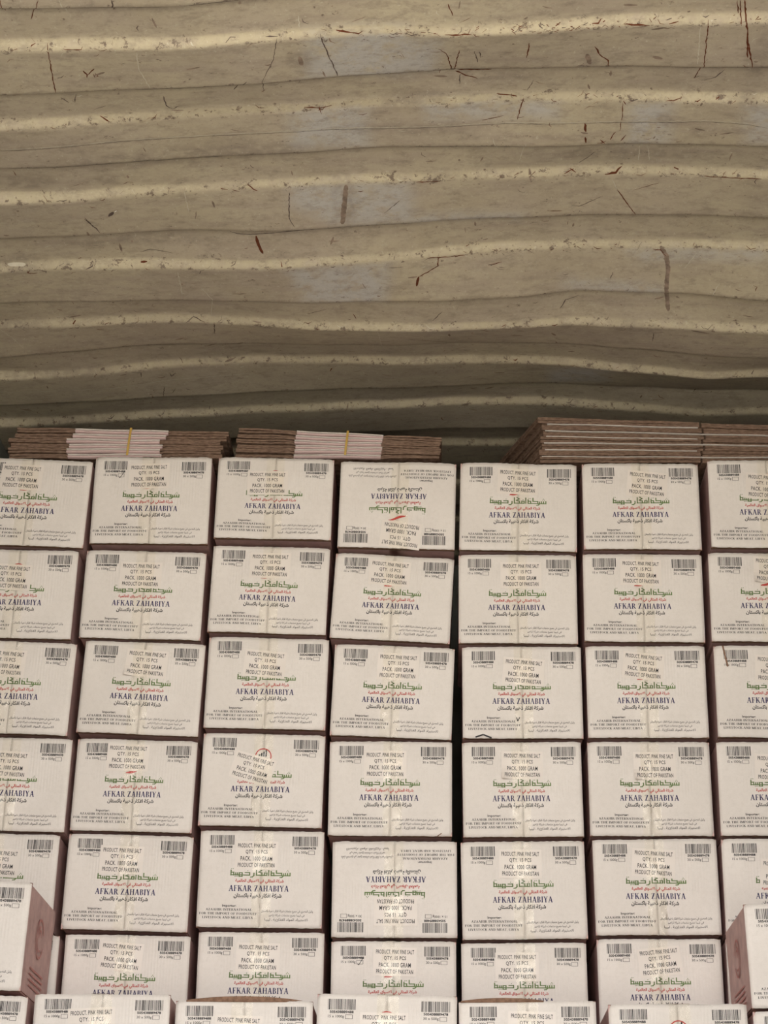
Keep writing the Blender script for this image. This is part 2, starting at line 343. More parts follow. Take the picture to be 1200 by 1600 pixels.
SCR = [('r', 3, (75, 67), (78, 95), (82, 118), (87, 145)), ('r', 5, (130, 110), (137, 117), (147, 107)), ('r', 4, (136, 115), (136, 121)), ('r', 3, (148, 114), (154, 119), (148, 120), (146, 115)), ('r', 4, (17, 79), (27, 76)), ('r', 3, (100, 76), (127, 77), (128, 72)),
 ('d', 2, (432, 60), (428, 90), (410, 128), (412, 143)), ('r', 5, (409, 143), (414, 140)), ('d', 3, (500, 52), (515, 90), (528, 118)), ('d', 3, (255, 150), (260, 165), (270, 170), (280, 165)), ('d', 2, (145, 172), (155, 168), (166, 165)),
 ('r', 5, (156, 180), (172, 190)), ('d', 3, (95, 152), (108, 160)), ('d', 3, (119, 147), (117, 159), (112, 157)), ('r', 2, (60, 0), (48, 30)), ('r', 3, (0, 0), (8, 16)), ('d', 4, (175, 0), (178, 15)), ('r', 5, (387, 287), (402, 298)),
 ('r', 5, (345, 294), (356, 296)), ('r', 4, (363, 296), (374, 299)), ('d', 3, (452, 300), (452, 340), (460, 355)), ('r', 4, (68, 305), (75, 315)), ('d', 3, (88, 314), (105, 313)), ('d', 13, (170, 338), (177, 331)),
 ('d', 3, (132, 342), (150, 356), (157, 364)), ('p', 3, (213, 82), (218, 110), (235, 138)), ('p', 2.5, (92, 0), (105, 18)), ('p', 3, (288, 300), (295, 330)), ('s', 14, (541, 288), (538, 320), (535, 350)), ('s', 12, (468, 88), (472, 102)),
 ('d', 3, (385, 127), (365, 140)), ('r', 4, (502, 45), (510, 47)), ('r', 4, (525, 47), (560, 52), (568, 48)), ('r', 4, (475, 167), (500, 168), (518, 164)), ('r', 3, (498, 165), (503, 178)), ('r', 2, (8, 193), (10, 202)), ('d', 3, (415, 57), (434, 56)),
 ('r', 3, (685, 76), (698, 84), (708, 108), (718, 78)), ('r', 3, (686, 77), (694, 76)), ('r', 4, (677, 109), (720, 108), (768, 108)), ('r', 6, (712, 110), (728, 117), (746, 122)), ('d', 3, (719, 115), (718, 131)), ('d', 3, (741, 80), (747, 97)),
 ('d', 3, (749, 80), (751, 90)), ('r', 4, (827, 67), (823, 90)), ('r', 4, (930, 72), (938, 86), (950, 94), (950, 103)), ('r', 3, (1107, 30), (1104, 60), (1100, 105), (1085, 122)), ('d', 6, (1083, 121), (1092, 119)), ('d', 3, (1100, 125), (1118, 120), (1132, 108)),
 ('r', 3, (1157, 0), (1158, 40)), ('r', 5, (1163, 0), (1168, 50), (1168, 90)), ('r', 4, (1168, 60), (1172, 85), (1176, 105)), ('r', 3, (1152, 0), (1154, 20)), ('r', 4, (925, 36), (935, 36), (940, 28)), ('r', 6, (965, 32), (968, 42)), ('r', 4, (975, 38), (1015, 39)),
 ('r', 4, (1045, 37), (1060, 33)), ('r', 4, (700, 6), (708, 24)), ('r', 2.5, (718, 35), (735, 27)), ('r', 4, (695, 54), (737, 53)), ('r', 4, (735, 45), (731, 54)), ('r', 3, (818, 152), (808, 186)), ('r', 3, (807, 184), (819, 182)), ('r', 3, (753, 188), (787, 180)),
 ('r', 4, (776, 146), (808, 149)), ('r', 7, (914, 192), (915, 206)), ('r', 7, (914, 214), (915, 223)), ('r', 3, (970, 190), (969, 204)), ('r', 4, (962, 205), (953, 218)), ('r', 4, (978, 210), (969, 220)), ('r', 4, (938, 218), (945, 224)), ('r', 3, (950, 224), (966, 225)),
 ('r', 5, (974, 157), (978, 163)), ('r', 2.5, (973, 160), (972, 188)), ('d', 2.5, (834, 125), (823, 141)), ('d', 2.5, (931, 236), (905, 254)), ('r', 3, (881, 271), (897, 263)), ('r', 3, (890, 262), (900, 269)), ('r', 7, (945, 272), (962, 269), (971, 259)),
 ('r', 9, (1053, 261), (1060, 264)), ('r', 4, (650, 284), (688, 283)), ('r', 3, (1100, 275), (1150, 278), (1190, 279)), ('r', 2, (990, 297), (1030, 285)), ('r', 3, (963, 294), (977, 313), (993, 335)), ('d', 2.5, (893, 320), (905, 322), (942, 306)),
 ('r', 3.5, (855, 329), (878, 329)), ('r', 5, (933, 335), (950, 334)), ('d', 2, (600, 333), (625, 313)), ('p', 2.5, (957, 280), (968, 305)), ('s', 13, (917, 84), (922, 100)), ('s', 14, (1020, 88), (1035, 92)), ('p', 2.5, (822, 225), (812, 250)), ('p', 2.5, (1000, 226), (997, 250)),
 ('p', 2.5, (1012, 228), (1015, 250)), ('r', 3.5, (1065, 150), (1063, 157)), ('r', 3, (1040, 158), (1065, 153)), ('p', 3, (1095, 40), (1090, 100)), ('p', 2.5, (770, 215), (778, 232)), ('r', 3, (668, 403), (700, 401), (728, 398)),
 ('r', 4, (685, 402), (684, 415), (668, 425), (654, 432)), ('r', 8, (654, 432), (651, 447)), ('r', 4, (763, 414), (784, 409)), ('d', 3, (779, 417), (790, 418)), ('d', 3, (875, 482), (884, 468), (904, 461)), ('r', 4, (1020, 389), (1032, 390), (1040, 400)),
 ('s', 13, (1032, 384), (1041, 398), (1044, 420), (1041, 450), (1044, 486)), ('d', 3, (608, 418), (630, 417)), ('r', 5, (784, 510), (790, 507)), ('r', 3, (750, 515), (765, 518)), ('d', 3, (676, 501), (690, 487)), ('p', 2.5, (1105, 462), (1124, 442)), ('p', 2.5, (1070, 418), (1088, 396)),
 ('d', 2.5, (1020, 533), (1021, 520), (1037, 519)), ('s', 9, (1080, 516), (1108, 521)), ('d', 4, (1084, 612), (1092, 607)), ('d', 2.5, (1095, 612), (1108, 614)), ('r', 3, (1180, 455), (1183, 448), (1177, 446)), ('d', 4, (953, 435), (958, 425)),
 ('d', 2.5, (362, 363), (385, 366), (420, 364), (475, 359)), ('r', 9, (400, 368), (404, 383), (411, 396)), ('r', 4, (439, 408), (442, 421)), ('d', 2.5, (219, 393), (235, 389), (270, 395)), ('r', 6, (220, 409), (230, 408)), ('r', 9, (114, 506), (118, 500)), ('r', 6, (164, 506), (170, 504)),
 ('d', 2.5, (290, 504), (302, 494), (318, 502)), ('r', 4, (312, 500), (320, 503)), ('d', 3, (335, 505), (335, 521)), ('d', 2.5, (204, 581), (220, 582), (221, 589)), ('d', 3, (265, 582), (268, 588), (275, 582)), ('p', 2, (0, 514), (20, 528), (38, 545)), ('d', 2.5, (478, 490), (510, 483)),
 ('r', 4, (551, 490), (557, 498)), ('d', 2.5, (132, 340), (150, 358)), ('d', 3, (188, 387), (196, 388)), ('d', 3, (134, 420), (144, 415), (146, 409)), ('d', 3, (92, 415), (100, 411)), ('r', 6, (122, 404), (127, 402)), ('p', 3, (278, 425), (285, 460)), ('p', 3, (315, 450), (332, 468), (330, 490)),
 ('r', 6, (515, 580), (519, 574)), ('r', 4, (516, 576), (523, 576)), ('d', 2.5, (327, 640), (328, 634)), ('d', 2.5, (370, 643), (380, 636)), ('p', 2.5, (590, 516), (598, 540)), ('s', 6, (380, 535), (320, 541)), ('r', 3, (20, 266), (25, 274)), ('d', 2.5, (255, 620), (257, 604)),
 ('d', 2, (268, 615), (275, 606)), ('d', 2.5, (640, 530), (700, 534)), ('p', 2, (0, 613), (180, 606), (300, 590), (390, 583)), ('p', 1.6, (600, 589), (720, 587), (800, 582), (865, 579)), ('r', 5, (950, 590), (958, 589)), ('s', 9, (862, 520), (868, 524)),
 ('p', 2.6, (0, 234), (100, 228), (200, 218), (300, 212), (400, 207), (500, 201), (600, 199), (700, 196), (800, 191), (900, 191), (1000, 189), (1100, 188), (1165, 192), (1200, 198)), ('d', 1.4, (0, 236), (100, 230), (200, 220), (300, 214), (400, 209), (500, 203), (600, 201), (700, 198), (800, 193), (900, 193), (1000, 191), (1100, 190), (1165, 194), (1200, 200)),
 ('x', 8, (179, 331), (182, 329)), ('p', 9, (12, 412), (40, 413)), ('p', 5, (70, 386), (80, 383)), ('p', 8, (298, 65), (301, 71)), ('p', 3, (466, 24), (468, 42)), ('p', 3, (348, 76), (352, 80))]
MI = {'r': 1, 'd': 2, 'p': 3, 's': 4, 'x': 5}
for s_ in SCR:
    strip([roof_hit(*p) for p in s_[2:]], s_[1] * .00085, MI[s_[0]])
for n in range(-2, 8):                          # dark line along each rib's fold: dirt and edge shade painted together
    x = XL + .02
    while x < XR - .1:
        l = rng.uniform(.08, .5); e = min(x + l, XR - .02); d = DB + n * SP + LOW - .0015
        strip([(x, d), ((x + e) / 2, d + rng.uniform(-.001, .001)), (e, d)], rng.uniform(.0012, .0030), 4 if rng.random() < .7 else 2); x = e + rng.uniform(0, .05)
for q in range(170):                           # rust eaten clusters on the first two rib fronts, right of the middle
    n, lo, hi, k = rng.choice([(0, .05, .85, 1), (0, .15, .35, 1), (0, -.1, .1, .5), (1, 0, .95, 1), (3, -.1, .5, 1), (2, -.2, .3, 1)])
    x = rng.uniform(lo, hi); d = DB + n * SP + rng.gauss(-.003, .0055); a = rng.uniform(-.7, .7)
    l = rng.uniform(.002, .011); strip([(x, d), (x + l * math.cos(a), d + l * math.sin(a))], rng.uniform(.0015, .0048), rng.choice([1, 1, 2]))
for q in range(230):                           # smudges
    x = rng.uniform(XL + .05, XR - .05); d = rng.uniform(3.0, 5.8); a = rng.uniform(-.5, .5) if rng.random() < .6 else rng.uniform(1.2, 1.9)
    l = rng.uniform(.006, .035); strip([(x, d), (x + l * .5 * math.cos(a), d + l * .5 * math.sin(a) + .001), (x + l * math.cos(a), d + l * math.sin(a))], rng.uniform(.002, .008), 4)
for q in range(1900):                          # small nicks and rust flecks, thick along the rib fronts
    x = rng.uniform(XL + .03, XR - .03)
    if rng.random() < .45:
        n = rng.randint(-1, 7); d = DB + n * SP + rng.gauss(.002, .007)
    else: d = rng.uniform(2.9, 5.9)
    a = rng.gauss(0, .5) if rng.random() < .7 else rng.uniform(0, 3.14)
    l = rng.choice([.002, .003, .004, .006, .010, .018]) * rng.uniform(.6, 1.4)
    t = rng.choice('ddddrrrp')
    if x > .1 and d < 4 and rng.random() < .4: t = 'r'
    pts = [(x, d), (x + l * math.cos(a), d + l * math.sin(a))]
    if l > .012: pts.insert(1, (x + l * .5 * math.cos(a + .4), d + l * .5 * math.sin(a + .4)))
    strip(pts, rng.uniform(.0012, .0036), MI[t])
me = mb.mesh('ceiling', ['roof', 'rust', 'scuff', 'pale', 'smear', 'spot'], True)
for nm, A in (('patch', A_p), ('lit_tint', A_b), ('edge', A_e), ('dirt', A_d)):
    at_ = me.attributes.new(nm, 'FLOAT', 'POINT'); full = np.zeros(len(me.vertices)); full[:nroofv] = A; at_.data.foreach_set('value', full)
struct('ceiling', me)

def corr_wall(name, x, sgn):                 # pressed steel side wall with upright ribs
    mb = MB(); pitch = .278; ys = []
    y = Y0
    while y < YE:
        for f, o in ((0, 0), (.26, 0), (.50, .036), (.76, .036)): ys.append((y + f * pitch, o))
        y += pitch
    ys = [q for q in ys if q[0] < YE] + [(YE, 0)]
    for (yy, o) in ys: mb.v += [(x + sgn * o, yy, 0), (x + sgn * o, yy, H - .10), (x, yy, H - .10), (x, yy, H + .06), (x + sgn * .06, yy, H + .06), (x + sgn * .06, yy, 0)]
    for i in range(len(ys) - 1):
        for k in range(6):
            a = i * 6 + k; b = i * 6 + (k + 1) % 6; mb.f.append((a, b, b + 6, a + 6)); mb.mi.append(0)
    struct(name, mb.mesh(name, ['wall']))
corr_wall('wall_left', XL, -1); corr_wall('wall_right', XR, 1)
mb = MB(); mb.box(XL, XR, YE, YE + .05, 0, H + .14)
for q in range(9): mb.box(XL + .1 + q * .25, XL + .2 + q * .25, YE - .03, YE, .05, H - .12)
struct('wall_back', mb.mesh('wall_back', ['wall']))

# ------------------------------------------------------------------ print: serif capitals, block and Arabic lettering
def q4(x0, y0, x1, y1, w): return [(x0 - w / 2, y0), (x0 + w / 2, y0), (x1 + w / 2, y1), (x1 - w / 2, y1)]
def rect(x0, x1, y0, y1): return [(x0, y0), (x1, y0), (x1, y1), (x0, y1)]
def arc(cx, cy, rx, ry, a0, a1, tk, tn=.045, n=12):
    out = []
    for i in range(n):
        pts = []
        for a, s in ((a0 + (a1 - a0) * i / n, 1), (a0 + (a1 - a0) * (i + 1) / n, 1), (a0 + (a1 - a0) * (i + 1) / n, 0), (a0 + (a1 - a0) * i / n, 0)):
            r = math.radians(a); t = tn + (tk - tn) * abs(math.cos(r)); k = 0 if s else t
            pts.append((cx + (rx - k) * math.cos(r), cy + (ry - (k if k == 0 else tn + (t - tn) * .3)) * math.sin(r)))
        out.append(pts)
    return out
TK, TN, SH = .195, .075, .06
def ser(x, y, w=.30): return rect(x - w / 2, x + w / 2, y, y + SH)
def glyph(c):
    t, b = 1 - SH, 0
    if c == 'A': return .86, [q4(.12, 0, .42, 1, TN + .02), q4(.68, 0, .43, 1, TK), rect(.2, .62, .33, .33 + TN), ser(.12, 0, .24), ser(.70, 0, .30)]
    if c == 'B': return .74, [q4(.2, 0, .2, 1, TK), rect(.08, .4, 0, SH), rect(.08, .4, t, 1), rect(.2, .4, .5, .56)] + arc(.38, .76, .25, .24, -90, 90, TK) + arc(.38, .28, .30, .28, -90, 90, TK)
    if c == 'C': return .76, arc(.44, .5, .38, .5, 40, 320, TK, n=18) + [rect(.68, .73, .68, .95), rect(.68, .73, .08, .25)]
    if c == 'D': return .82, [q4(.2, 0, .2, 1, TK), rect(.08, .4, 0, SH), rect(.08, .4, t, 1)] + arc(.36, .5, .40, .5, -90, 90, TK, n=16)
    if c in 'EF':
        g = [q4(.2, 0, .2, 1, TK), rect(.08, .66, t, 1), rect(.61, .66, .76, 1), rect(.2, .5, .49, .49 + TN), rect(.46, .51, .38, .64)]
        g += [rect(.08, .68, 0, SH), rect(.63, .68, 0, .25)] if c == 'E' else [ser(.2, 0, .32)]
        return .72, g
    if c == 'H': return .90, [q4(.2, 0, .2, 1, TK), q4(.70, 0, .70, 1, TK), rect(.2, .7, .48, .54)] + [ser(x, y, .32) for x in (.2, .7) for y in (0, t)]
    if c == 'I': return .42, [q4(.21, 0, .21, 1, TK), ser(.21, 0, .34), ser(.21, t, .34)]
    if c == 'K': return .86, [q4(.2, 0, .2, 1, TK), ser(.2, 0, .32), ser(.2, t, .32), q4(.28, .40, .66, 1, TN + .02), q4(.72, 0, .42, .6, TK), ser(.72, 0, .3), ser(.66, t, .26)]
    if c == 'L': return .70, [q4(.2, 0, .2, 1, TK), ser(.2, t, .32), rect(.08, .66, 0, SH), rect(.61, .66, 0, .27)]
    if c == 'M': return 1.04, [q4(.14, 0, .14, 1, TN + .02), q4(.52, 0, .20, 1, TK), q4(.52, 0, .82, 1, TN), q4(.86, 0, .86, 1, TK), ser(.14, 0, .24), ser(.86, 0, .3), ser(.14, t, .26), ser(.86, t, .3)]
    if c == 'N': return .90, [q4(.17, 0, .17, 1, TN + .02), q4(.70, 0, .21, 1, TK), q4(.73, 0, .73, 1, TN + .02), ser(.17, 0, .24), ser(.17, t, .26), ser(.73, t, .26)]
    if c == 'O': return .84, arc(.42, .5, .38, .5, 0, 360, TK, n=22)
    if c == 'P': return .72, [q4(.2, 0, .2, 1, TK), ser(.2, 0, .32), rect(.08, .4, t, 1), rect(.2, .4, .44, .5)] + arc(.38, .72, .28, .28, -90, 90, TK)
    if c == 'R': return .84, [q4(.2, 0, .2, 1, TK), ser(.2, 0, .32), rect(.08, .4, t, 1), rect(.2, .4, .46, .52), q4(.72, 0, .42, .5, TK), ser(.76, 0, .2)] + arc(.38, .73, .27, .27, -90, 90, TK)
    if c == 'S': return .64, arc(.32, .74, .24, .26, 30, 250, TK) + arc(.32, .27, .26, .27, -150, 80, TK) + [rect(.50, .55, .70, .95), rect(.06, .11, .06, .30), q4(.46, .40, .18, .62, .2)]
    if c == 'T': return .78, [q4(.38, 0, .38, 1, TK), ser(.38, 0, .32), rect(.06, .70, t, 1), rect(.06, .11, .76, 1), rect(.65, .70, .76, 1)]
    if c == 'U': return .86, [q4(.2, .3, .2, 1, TK), q4(.68, .3, .68, 1, TN + .02), ser(.2, t, .32), ser(.68, t, .26)] + arc(.41, .33, .29, .33, 180, 360, TK)
    if c == 'V': return .84, [q4(.42, 0, .18, 1, TK), q4(.42, 0, .68, 1, TN + .02), ser(.16, t, .3), ser(.68, t, .24)]
    if c == 'Y': return .82, [q4(.41, 0, .41, .46, TK), q4(.41, .42, .17, 1, TK), q4(.41, .42, .66, 1, TN + .02), ser(.41, 0, .32), ser(.16, t, .3), ser(.67, t, .24)]
    if c == 'Z': return .76, [rect(.08, .68, t, 1), rect(.08, .68, 0, SH), q4(.17, 0, .58, 1, TK + .02), rect(.08, .13, .76, 1), rect(.63, .68, 0, .25)]
    if c == ',': return .28, [rect(.08, .20, 0, .13), q4(.10, -.14, .16, .02, .07)]
    return .34, []
def serif(text):
    x = 0; V = []; Fc = []
    for c in text:
        wd, ps = glyph(c)
        for p in ps:
            b = len(V); V += [(x + a, y) for a, y in p]; Fc.append(tuple(range(b, b + len(p))))
        x += wd + .02
    return np.array(V), Fc
def font(text, off=0.0, sp=1.0):
    c = bpy.data.curves.new('lettering', 'FONT'); c.body = text; c.offset = off; c.space_character = sp; c.resolution_u = 2; c.fill_mode = 'FRONT'
    o = bpy.data.objects.new('lettering', c); C.objects.link(o); bpy.context.view_layer.update()
    m = bpy.data.meshes.new_from_object(o); V = np.array([(v.co.x, v.co.y) for v in m.vertices]); Fc = [tuple(p.vertices) for p in m.polygons]
    bpy.data.objects.remove(o); bpy.data.curves.remove(c); bpy.data.meshes.remove(m); return V, Fc
FORMS = {'ا': ('FE8D', 'FE8E'), 'ب': ('FE8F', 'FE90', 'FE91', 'FE92'), 'ة': ('FE93', 'FE94'), 'ت': ('FE95', 'FE96', 'FE97', 'FE98'), 'ث': ('FE99', 'FE9A', 'FE9B', 'FE9C'), 'ج': ('FE9D', 'FE9E', 'FE9F', 'FEA0'), 'ح': ('FEA1', 'FEA2', 'FEA3', 'FEA4'),
 'د': ('FEA9', 'FEAA'), 'ذ': ('FEAB', 'FEAC'), 'ر': ('FEAD', 'FEAE'), 'ز': ('FEAF', 'FEB0'), 'س': ('FEB1', 'FEB2', 'FEB3', 'FEB4'), 'ش': ('FEB5', 'FEB6', 'FEB7', 'FEB8'), 'ص': ('FEB9', 'FEBA', 'FEBB', 'FEBC'), 'ع': ('FEC9', 'FECA', 'FECB', 'FECC'), 'غ': ('FECD', 'FECE', 'FECF', 'FED0'),
 'ف': ('FED1', 'FED2', 'FED3', 'FED4'), 'ق': ('FED5', 'FED6', 'FED7', 'FED8'), 'ك': ('FED9', 'FEDA', 'FEDB', 'FEDC'), 'ل': ('FEDD', 'FEDE', 'FEDF', 'FEE0'), 'م': ('FEE1', 'FEE2', 'FEE3', 'FEE4'), 'ن': ('FEE5', 'FEE6', 'FEE7', 'FEE8'), 'ه': ('FEE9', 'FEEA', 'FEEB', 'FEEC'),
 'و': ('FEED', 'FEEE'), 'ي': ('FEF1', 'FEF2', 'FEF3', 'FEF4')}
def arabic(text):
    text = text.replace('لا', '\u0001'); out = []
    two = lambda c: c == '\u0001' or (c in FORMS and len(FORMS[c]) == 2)
    for i, c in enumerate(text):
        p = text[i - 1] if i else ' '; n = text[i + 1] if i + 1 < len(text) else ' '
        jp = (p in FORMS and not two(p)) and (c in FORMS or c == '\u0001'); jn = (n in FORMS or n == '\u0001') and c in FORMS and not two(c)
        if c == '\u0001': out.append(chr(0xFEFC if jp else 0xFEFB))
        elif c in FORMS:
            f = FORMS[c]; k = (3 if jn else 1) if jp else (2 if jn else 0); out.append(chr(int(f[k] if k < len(f) else f[0], 16)))
        else: out.append(c)
    return ''.join(out[::-1])
def kufi():                                     # square-cut Arabic heading, drawn stroke by stroke
    S = [[(52.5, 3.8), (52.5, 1.5), (46.6, 1.5)], [(50.4, 1.5), (50.4, 3.5)], [(48.4, 1.5), (48.4, 3.5)], [(46.6, 3.2), (46.6, 1.2), (45.4, -.1), (43.8, -.3)],
         [(45.0, 1.5), (45.0, 3.7), (40.4, 3.7), (40.4, 7.0)], [(46.4, 1.5), (35.8, 1.5)], [(38.2, 1.5), (38.2, 3.8), (35.8, 3.8), (35.8, 1.5)], [(35.8, 3.8), (35.8, 5.2)], [(33.6, 1.5), (33.6, 7.0)],
         [(32.0, 1.5), (32.0, 3.7), (29.8, 3.7), (29.8, 1.5)], [(32.0, 1.5), (22.8, 1.5)], [(27.6, 1.5), (27.6, 3.6), (24.6, 4.4), (27.4, 6.0), (25.2, 7.4)], [(22.8, 1.5), (22.8, 7.0)], [(20.6, 3.2), (20.6, 1.2), (19.4, -.1), (17.8, -.3)],
         [(11.4, 1.5), (16.8, 1.5), (16.8, 3.7), (12.8, 3.7)], [(10.2, .2), (10.2, 3.5), (7.6, 3.5), (7.6, .2), (10.2, .2)], [(10.4, 1.6), (0, 1.6)], [(6.0, 1.5), (6.0, 3.4)], [(4.4, 1.5), (4.4, 3.4)], [(2.6, 1.5), (2.6, 4.0), (.2, 4.0), (.2, 1.5)], [(.2, 4), (.2, 5.8)]]
    D = [(49.6, 5.2), (51.2, 5.2), (50.4, 6.3), (36.6, 6.6), (38.0, 6.6), (31.0, 5.3), (15.0, 5.4), (6.2, .1), (3.8, .1), (4.9, .1), (.6, 7.3), (2.0, 7.3)]
    V = []; Fc = []
    def q(p):
        b = len(V); V.extend(p); Fc.append(tuple(range(b, b + len(p))))
    for pl in S:
        for (x0, y0), (x1, y1) in zip(pl[:-1], pl[1:]):
            dx, dy = x1 - x0, y1 - y0; l = math.hypot(dx, dy); wv = .45 if abs(dy) < abs(dx) else .52; ux, uy = dx / l, dy / l
            q([(x0 - ux * wv - uy * wv, y0 - uy * wv + ux * wv), (x0 - ux * wv + uy * wv, y0 - uy * wv - ux * wv), (x1 + ux * wv + uy * wv, y1 + uy * wv - ux * wv), (x1 + ux * wv - uy * wv, y1 + uy * wv + ux * wv)])
    for x, y in D: q([(x - .5, y), (x, y - .5), (x + .5, y), (x, y + .5)])
    return np.array(V), Fc
W0, H0 = .308, .2445
class Print:
    def __init__(s): s.V = []; s.F = []; s.mi = []
    def put(s, VF, u0, u1, v0, v1, mi):        # fit lettering into a box given as fractions of the face (v from the top)
        V, Fc = VF; a = V.min(0); b = V.max(0)
        X = u0 + (V[:, 0] - a[0]) / (b[0] - a[0]) * (u1 - u0); Y = v1 - (V[:, 1] - a[1]) / (b[1] - a[1]) * (v1 - v0)
        k = len(s.V); s.V += [((x - .5) * W0, (1 - y) * H0) for x, y in zip(X, Y)]
        s.F += [tuple(i + k for i in f) for f in Fc]; s.mi += [mi] * len(Fc)
    def quads(s, qs, mi):
        for q in qs:
            k = len(s.V); s.V += [((x - .5) * W0, (1 - y) * H0) for x, y in q]; s.F.append(tuple(range(k, k + len(q)))); s.mi.append(mi)
PR = Print()
def barcode(u0, u1, v0, v1, seed, digits, cap, cu0, cu1, bu0, bu1):
    r = random.Random(seed); u = u0; qs = []
    n = 42; uw = (u1 - u0) / 95.0
    while u < u1 - uw:
        bw = uw * r.choice([1, 1, 1.6, 2, 3]); bw = min(bw, u1 - u); qs.append([(u, v0), (u + bw, v0), (u + bw, v1), (u, v1)]); u += bw + uw * r.choice([1, 1, 1.5, 2, 2.6])
    PR.quads(qs, 0); PR.put(font(digits, .035), u0 + .015, u1 - .015, v1 + .008, v1 + .034, 0)
    PR.put(font(cap, .01), cu0, cu1, v1 + .050, v1 + .083, 1)
    a, b, c, d, t = bu0, bu1, v1 + .046, v1 + .086, .0030
    PR.quads([[(a, c), (b, c), (b, c + t), (a, c + t)], [(a, d - t), (b, d - t), (b, d), (a, d)], [(a, c), (a + t, c), (a + t, d), (a, d)], [(b - t, c), (b, c), (b, d), (b - t, d)]], 0)
barcode(.080, .280, .055, .155, 3, '505438889488', '15 x 1000g', .083, .198, .206, .258)
barcode(.745, .950, .060, .160, 5, '505438889478', '30 x 500g', .758, .868, .874, .926)
def lf(u, v, mul=1): return (.5 + u * mul, v)
ring = []
asp = W0 / H0
for i in range(26):                             # round emblem: arc, three bars, sweeping stroke under it
    a0, a1 = [math.radians(-20 + 220 * k / 26) for k in (i, i + 1)]; r0, r1 = .067, .058
    ring.append([(.5 + r * math.cos(a), .245 - r * math.sin(a) * asp) for r, a in ((r0, a0), (r0, a1), (r1, a1), (r1, a0))])
PR.quads(ring, 2)
PR.quads([[(x, .25 - h), (x + .012, .25 - h - .008), (x + .012, .25), (x, .25)] for x, h in ((.462, .02), (.480, .035), (.498, .05), (.516, .07))], 0)
PR.quads([[(.465, .262), (.50, .255), (.53, .262), (.50, .27)]], 0)
sw = []
for i in range(20):
    def sp_(t): return (.425 + .145 * t, .372 - .040 * t ** .6 + .010 * math.sin(t * 5.5), .008 + .020 * math.sin(math.pi * min(1, t * 1.1)) ** .8)
    p, q = sp_(i / 20), sp_((i + 1) / 20); sw.append([(p[0], p[1] - p[2] / 2), (q[0], q[1] - q[2] / 2), (q[0], q[1] + q[2] / 2), (p[0], p[1] + p[2] / 2)])
PR.quads(sw, 2)
PR.put(kufi(), .257, .738, .393, .490, 3)
PR.put(font(arabic('شركة المثالي في الاسواق العالمية'), .03), .300, .685, .503, .552, 2)
PR.put(serif('AFKAR ZAHABIYA'), .250, .728, .568, .628, 4)
PR.put(font(arabic('شركة افكار ذهبية باكستان'), .03), .292, .672, .648, .702, 0)
PR.put(font('Importer:', .02), .205, .315, .763, .795, 0)
PR.put(serif('AZAAHIR INTERNATIONAL'), .075, .440, .803, .826, 0)
PR.put(serif('FOR THE IMPORT OF FOODSTUFF'), .025, .482, .843, .866, 0)
PR.put(serif('LIVESTOCK AND MEAT, LIBYA'), .050, .452, .883, .909, 0)
PR.put(font(arabic('وكيل الحصري في جميع منتجات شركة افكار ذهبية باكستان'), .01), .515, .925, .812, .848, 1)
PR.put(font(arabic('في ليبيا جميع منتجات شركة ازاهير'), .01), .575, .860, .855, .888, 1)
PR.put(font(arabic('للاستيراد المواد الغذائية . ليبيا'), .01), .545, .885, .896, .930, 1)
PV = np.array(PR.V); PINK = ['black', 'grey', 'red', 'green', 'navy']
print('print verts', len(PV))

# sticker lettering, centred on the sticker, metres
STK = Print(); STK.V = []
ST_W, ST_H = .106, .072
def stext(t, w, zc, h):
    V, Fc = font(t, .012, 1.10); a = V.min(0); b = V.max(0)
    k = len(STK.V); STK.V += [((x - (a[0] + b[0]) / 2) / (b[0] - a[0]) * w, zc + ((y - a[1]) / (b[1] - a[1]) - .5) * h) for x, y in V]
    STK.F += [tuple(i + k for i in f) for f in Fc]
stext('PRODUCT. PINK FINE SALT', .0930, .0245, .0105); stext('QTY. 15 PCS', .0540, .0082, .0112)
stext('PACK. 1000 GRAM', .0780, -.0082, .0112); stext('PRODUCT OF PAKISTAN', .0900, -.0245, .0108)
SV = np.array(STK.V)

# ------------------------------------------------------------------ carton parts
def warp_fn(seed):
    r = random.Random(seed); A = [(r.uniform(.6, 1.6), r.uniform(0, 6.28), r.uniform(.6, 2.2), r.uniform(0, 6.28), r.uniform(.0004, .0014)) for _ in range(4)]
    bl = r.uniform(.0005, .0030); tr = [r.uniform(0, 1) for _ in range(4)]
    def f(x, z):                                # outward bulge of the front (towards -Y), metres
        u = x / W0 + .5; v = z / H0
        b = bl * (1 - (2 * u - 1) ** 2) * (1 - (2 * v - 1) ** 2)
        for a, p, c, q, m in A: b += m * math.sin(a * 6.28 * u + p) * math.sin(c * 3.14 * v + q)
        for k, (cu, cv) in enumerate(((0, 0), (1, 0), (0, 1), (1, 1))):
            dd = math.hypot((u - cu) * 1.26, v - cv)
            if dd < .14: b -= .007 * tr[k] * (1 - dd / .14) ** 2
        e = min(u, 1 - u)
        if e < .018: b -= .0035 * (1 - e / .018) ** 2
        return b
    return f
NVAR = 6
WARP = [warp_fn(100 + i) for i in range(NVAR)]
